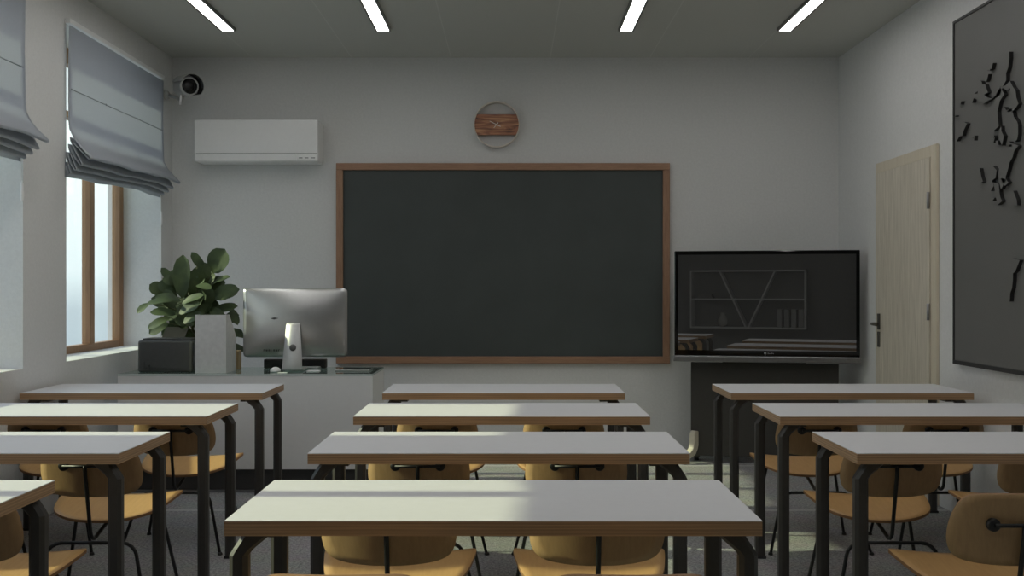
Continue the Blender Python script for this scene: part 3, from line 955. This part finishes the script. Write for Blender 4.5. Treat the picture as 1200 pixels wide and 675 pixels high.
LV = [  # base px, tip px, width px, depth offset, up
    ((213, 350), (213, 299), 21, -.06, (0, -1, .1)),
    ((249, 320), (262, 292), 27, -.02, (-.1, -1, .1)),
    ((242, 318), (224, 296), 11, -.02, (-.4, -1, .5)),
    ((247, 333), (268, 323), 14, .02, (0, -.6, 1)),
    ((246, 348), (279, 338), 19, -.02, (-.1, -1, .4)),
    ((246, 366), (277, 357), 14, .0, (0, -.8, .7)),
    ((230, 334), (247, 337), 12, -.10, (0, -.7, 1)),
    ((212, 356), (237, 344), 12, -.14, (0, -.8, .8)),
    ((209, 367), (233, 354), 15, -.16, (.1, -.9, .6)),
    ((214, 378), (235, 366), 14, -.17, (.1, -.9, .6)),
    ((203, 352), (171, 354), 13, -.08, (0, -.6, 1)),
    ((175, 355), (160, 366), 10, -.08, (-.2, -.8, .5)),
    ((208, 342), (185, 331), 16, .08, (0, -1, .3)),
    ((205, 332), (189, 314), 10, .09, (.1, -1, .3)),
    ((212, 352), (182, 346), 16, -.12, (0, -.7, 1)),
    ((206, 368), (176, 364), 15, -.12, (0, -.7, .9)),
    ((199, 372), (172, 384), 12, -.14, (.2, -.8, .8)),
    ((197, 378), (174, 390), 16, -.10, (0, -.9, .6)),
    ((228, 348), (230, 316), 26, .04, (.1, -1, .0)),
    ((238, 362), (244, 336), 20, -.02, (.2, -1, .0)),
    ((262, 376), (279, 369), 14, .06, (.4, -.8, .3)),
    ((262, 388), (288, 394), 7, .08, (0, -.8, .8)),
    ((262, 402), (288, 410), 9, .08, (0, -.8, .8)),
    ((270, 360), (279, 380), 10, .04, (.6, -.8, .2)),
    ((224, 372), (208, 360), 14, -.10, (0, -.9, .5)),
    ((228, 380), (205, 374), 14, -.08, (0, -.8, .6)),
    ((236, 376), (246, 356), 18, .0, (.3, -1, .1)),
    ((232, 352), (215, 330), 20, .06, (-.2, -1, .2)),
    ((240, 340), (258, 328), 14, .06, (.2, -1, .3)),
    ((205, 358), (193, 340), 14, .0, (-.3, -1, .3)),
    ((238, 330), (233, 313), 9, -.02, (0, -1, .2)),
    ((246, 325), (240, 308), 8, -.05, (.3, -1, .3)),
    ((256, 350), (270, 344), 14, -.04, (.2, -.8, .6)),
    ((222, 386), (202, 384), 16, .02, (0, -.9, .4)),
    ((240, 385), (226, 368), 18, .03, (0, -1, .2)),
    ((196, 352), (188, 366), 13, -.02, (-.2, -1, .2)),
]
for (b0, t0, wd, dz, up) in LV:
    Y0 = Z0 + dz
    leaf(at(b0[0], b0[1], Y0 + .02), at(t0[0], t0[1], Y0 - .02), wd * Y0 / F, up)
rng = random.Random(4)
for k in range(34):
    px = rng.uniform(192, 262); py = rng.uniform(326, 392)
    if px > 245 and py < 340: continue
    Y0 = 6.93 + rng.uniform(-.10, .10)
    ang = math.atan2(py - 352, px - 226) + rng.uniform(-.7, .7)
    L = rng.uniform(17, 26)
    leaf(at(px, py, Y0 + .02), at(px + L * math.cos(ang), py + L * .8 * math.sin(ang) - 3, max(6.80, Y0 - .03)), rng.uniform(12, 19) * Y0 / F,
         (rng.uniform(-.5, .5), -1, rng.uniform(.1, .9)), droop=rng.uniform(.03, .16), fold=rng.uniform(.1, .3))
for k in range(16):
    a = random.uniform(0, 2 * PI); rr = random.uniform(.05, .16); zz = random.uniform(1.02, 1.36)
    bs = Vector((PX + .01 + rr * .4 * math.cos(a), PYD + rr * .4 * math.sin(a), zz))
    tp = bs + Vector((math.cos(a) * .12, max(-.10, math.sin(a) * .12), random.uniform(-.06, .06)))
    leaf(bs, tp, random.uniform(.07, .11))
for (x, y, h) in ((0, 0, .50), (.05, .02, .56), (-.04, -.02, .42), (.02, -.04, .38)):
    st.tube([(x * .4, y * .4, .19), (x * .8, y * .8, .19 + h * .4), (x * 1.4, y * 1.3, .19 + h)], [.009, .007, .004], n=8)
st.build('stem', M['stem'], t)
lv.build('foliage', M['leaf'], t, recalc=False)

# desktop computer, seen from behind
t = thing('desktop_computer', 'silver all-in-one computer seen from behind, standing on the teacher desk', 'computer', (-1.432, 6.76, G))
cz0, cz1, cw = .088, .542, .3435
ctr = (cz0 + cz1) / 2 - .02
b = MB()
NX, NZ = 28, 22
rc = .022
def rr_xy(u, v):  # rounded rectangle mapping keeps the corners soft
    x, z = u * cw, v * (cz1 - cz0) / 2
    hx_, hz_ = cw - rc, (cz1 - cz0) / 2 - rc
    ax, az = abs(x), abs(z)
    if ax > hx_ and az > hz_:
        dx, dz = ax - hx_, az - hz_
        m = max(dx, dz); L = math.hypot(dx, dz)
        if L > 1e-9: dx, dz = dx * m / L, dz * m / L
        x = math.copysign(hx_ + dx, x); z = math.copysign(hz_ + dz, z)
    return x, z
grid = []
for i in range(NX + 1):
    col = []
    for j in range(NZ + 1):
        u, v = -1 + 2 * i / NX, -1 + 2 * j / NZ
        x, z = rr_xy(u, v)
        bul = (1 - u * u) ** .8 * (1 - v * v) ** .8
        col.append(b.bm.verts.new((x, .006 - .046 * bul, z + (cz0 + cz1) / 2)))
    grid.append(col)
for i in range(NX):
    for j in range(NZ):
        f = b.bm.faces.new([grid[i][j], grid[i + 1][j], grid[i + 1][j + 1], grid[i][j + 1]]); f.smooth = True
ring = [grid[i][0] for i in range(NX)] + [grid[NX][j] for j in range(NZ)] + [grid[i][NZ] for i in range(NX, 0, -1)] + [grid[0][j] for j in range(NZ, 0, -1)]
r2 = [b.bm.verts.new(v.co + Vector((0, .008, 0))) for v in ring]
n = len(ring)
for i in range(n):
    b.bm.faces.new([ring[i], ring[(i + 1) % n], r2[(i + 1) % n], r2[i]])
b.bm.faces.new(r2)
b.build('rear_shell', M['alu'], t)
MB().box((-cw + .012, .0142, cz0 + .012), (cw - .012, .017, cz1 - .012)).build('screen', M['gloss_black'], t)
# stand: tapering leg, wider at the foot, bent to a foot plate
sp = MB()
prof = [(.002, .318, .046), (-.040, .312, .0455), (-.052, .295, .047), (-.070, .10, .062), (-.082, .022, .067), (-.075, .008, .069), (-.05, .006, .070), (.07, .006, .070)]
A = []
for (y, z, w) in prof:
    A.append([sp.bm.verts.new((-w, y, z)), sp.bm.verts.new((w * .95, y, z))])
for i in range(len(prof) - 1):
    sp.bm.faces.new([A[i][0], A[i][1], A[i + 1][1], A[i + 1][0]]).smooth = True
so = sp.build('stand', M['alu_stand'], t, recalc=False)
md = so.modifiers.new('thickness', 'SOLIDIFY'); md.thickness = .007; md.offset = 0
MB().lathe([(0, -.0765), (.021, -.0765), (.022, -.0745), (.022, -.060), (0, -.060)], (0, .0005, .155), 'Y', 24).build('cable_grommet', M['grommet'], so)
MB().box((-.046, -.038, .318), (.046, -.028, .326)).build('hinge_slot', M['ink'], t)
b = MB()
for k in range(7):
    x = -.205 + k * .0165
    b.box((x, -.0175, .128), (x + .003, -.008, .140))
    if k % 2 == 0: b.box((x, -.0175, .1375), (x + .008, -.008, .140))
    if k % 3: b.box((x + .006, -.0175, .128), (x + .009, -.008, .140))
b.build('wordmark', M['ink'], t)
b = MB()
b.prism([(-.155, -.0375, .345), (-.13, -.0375, .337), (-.10, -.0375, .346), (-.128, -.0375, .352)], (0, .012, 0))
b.build('emblem', M['ink'], t)

def single(mb, name, mat, loc, label, cat, rz=0):
    o = mb.build(name, mat, None, loc); o['label'] = label; o['category'] = cat; o.rotation_euler.z = rz
    return o
# black bar behind the computer
p = at(346, 424, 6.98)
t = thing('speaker_bar', 'low black box on the teacher desk behind the computer stand', 'speaker', (p.x, 6.97, G))
MB().box((-.205, -.035, 0), (.215, .035, .062), bevel=.006).build('body', M['stand_black'], t)
MB().box((-.195, -.0365, .008), (.205, -.0345, .054)).build('front_grille', M['printer_dark'], t)
# mouse
b = MB()
bm2 = bmesh.new(); bmesh.ops.create_uvsphere(bm2, u_segments=20, v_segments=12, radius=1)
for v in bm2.verts: v.co = Vector((v.co.x * .034, v.co.y * .055, max(0, v.co.z) * .030 + .002))
b.take(bm2)
for f in b.bm.faces: f.smooth = True
single(b, 'computer_mouse', M['plastic'], (at(321, 433, 6.62).x, 6.66, G), 'white rounded mouse on the glass beside the computer stand', 'mouse')
# keyboard
t = thing('keyboard', 'slim white keyboard lying on the glass behind the computer stand', 'keyboard', (at(360, 431, 6.84).x, 6.905, G))
MB().box((-.13, -.055, 0), (.075, .055, .011), bevel=.003).build('base', M['alu'], t)
b = MB()
for r in range(5):
    for c in range(13):
        x = -.124 + c * .0152; y = -.049 + r * .0198
        b.box((x, y, .011), (x + .0132, y + .0168, .0145))
b.build('keys', M['plastic'], t)
# notepad by the stand, tablet
single(MB().box((-.04, -.035, 0), (.04, .035, .006), bevel=.001), 'notepad', M['plastic'], (at(367, 434, 6.68).x, 6.70, G), 'small white notepad on the glass at the foot of computer stand', 'notepad')
single(MB().box((-.028, -.014, 0), (.028, .014, .007), bevel=.002), 'eraser', M['plastic'], (at(331, 437, 6.53).x, 6.53, G), 'tiny white eraser at the front edge of the glass desktop', 'eraser')
t = thing('tablet', 'thin silver tablet lying on the glass near the desk end by the blackboard', 'tablet', (at(414, 432, 6.74).x, 6.78, G))
MB().box((-.115, -.075, 0), (.115, .075, .009), bevel=.003).build('case', M['alu'], t)
MB().box((-.108, -.068, .0088), (.108, .068, .0098)).build('screen', M['gloss_black'], t)

# ------------------------------------------------------------------ bookcase on the back wall (mirrored in the television)
t = thing('bookcase', 'white open wall bookcase with V-shaped dividers, mirrored in the television screen', 'bookcase', (.32, YB, .62))
bw, bh, bd, tk = .95, .98, .28, .025
b = MB()
b.box((-bw, 0.002, 0), (bw, bd, tk)); b.box((-bw, 0.002, bh - tk), (bw, bd, bh))
b.box((-bw, 0.002, tk), (-bw + tk, bd, bh - tk)); b.box((bw - tk, 0.002, tk), (bw, bd, bh - tk))
b.build('case', M['shelf_white'], t)
MB().box((-bw + tk, .002, bh * .5 - tk / 2), (bw - tk, bd - .002, bh * .5 + tk / 2)).build('shelf', M['shelf_white'], t)
for s in (-1, 1):
    x0, x1 = 0.02 * s, .45 * s
    MB().prism([(x0 - .014, .004, tk), (x0 + .014, .004, tk), (x1 + .014, .004, bh - tk), (x1 - .014, .004, bh - tk)], (0, bd - .008, 0)).build('divider', M['shelf_white'], t)
bz = .62 + tk
for k in range(4):
    x = .32 + .92 - .05 - k * .115
    o = single(MB().box((-.04, 0, 0), (.04, .22, .30), bevel=.004), 'ring_binder', M['binder'], (x, YB + .03, bz), 'pale upright ring binder on the lower bookcase shelf mirrored in the television', 'binder')
    o['group'] = 'ring binders on the bookcase'
single(MB().lathe([(.04, 0), (.075, .05), (.08, .12), (.04, .2), (.035, .24), (.03, .24), (.0, .2)], n=24), 'vase', M['vase'], (-.10, YB + .15, bz), 'pale round vase on the lower bookcase shelf mirrored in the television', 'vase')
for k in range(3):
    o = single(MB().box((-.13 + k * .012, -.09, 0), (.13 - k * .012, .09, .022), bevel=.002), 'book', M['book'], (-.38, YB + .15, .62 + bh * .5 + tk / 2 + k * .0225 + .0004), 'grey book in the flat pile on the upper bookcase shelf mirrored in the television', 'book')
    o['group'] = 'flat pile of books'

# ------------------------------------------------------------------ daylight
w = bpy.data.worlds.new('sky'); sc.world = w; w.use_nodes = True
nt = w.node_tree
bg = nt.nodes['Background']
tc = nd(nt, 'ShaderNodeTexCoord'); sx = nd(nt, 'ShaderNodeSeparateXYZ'); r = nd(nt, 'ShaderNodeValToRGB')
mr = nd(nt, 'ShaderNodeMapRange'); mr.inputs['From Min'].default_value = -.2; mr.inputs['From Max'].default_value = .3
nt.links.new(tc.outputs['Generated'], sx.inputs[0]); nt.links.new(sx.outputs['Z'], mr.inputs['Value']); nt.links.new(mr.outputs[0], r.inputs['Fac'])
e = r.color_ramp.elements
e[0].position = 0; e[0].color = (.36, .46, .54, 1)
e[1].position = 1; e[1].color = (.70, .88, 1.08, 1)
for pos, c in ((.36, (.50, .60, .65, 1)), (.43, (.80, .92, .94, 1)), (.6, (.92, 1.0, .98, 1)), (.8, (.90, .99, 1.0, 1))):
    x = e.new(pos); x.color = c
nt.links.new(r.outputs['Color'], bg.inputs['Color'])
bg.inputs['Strength'].default_value = 1.35

sd = bpy.data.lights.new('sun', 'SUN'); sd.energy = 4.1; sd.angle = math.radians(.8); sd.color = (.98, 1, .65)
so = bpy.data.objects.new('sun', sd); COL.objects.link(so)
so.rotation_euler = Vector((1, -.004, -.468)).to_track_quat('-Z', 'Y').to_euler()
so.location = (-6, 4, 4)

# ------------------------------------------------------------------ camera and view
cd = bpy.data.cameras.new('camera'); cd.lens = 36; cd.sensor_width = 36; cd.sensor_fit = 'HORIZONTAL'; cd.clip_start = .05
co = bpy.data.objects.new('camera', cd); COL.objects.link(co)
co.location = (0, 0, EYE); co.rotation_euler = (PI / 2, 0, 0)
sc.camera = co
vs = sc.view_settings
sc.display_settings.display_device = 'sRGB'
vs.view_transform = 'Standard'; vs.look = 'None'; vs.exposure = 0; vs.gamma = 1; vs.use_curve_mapping = False
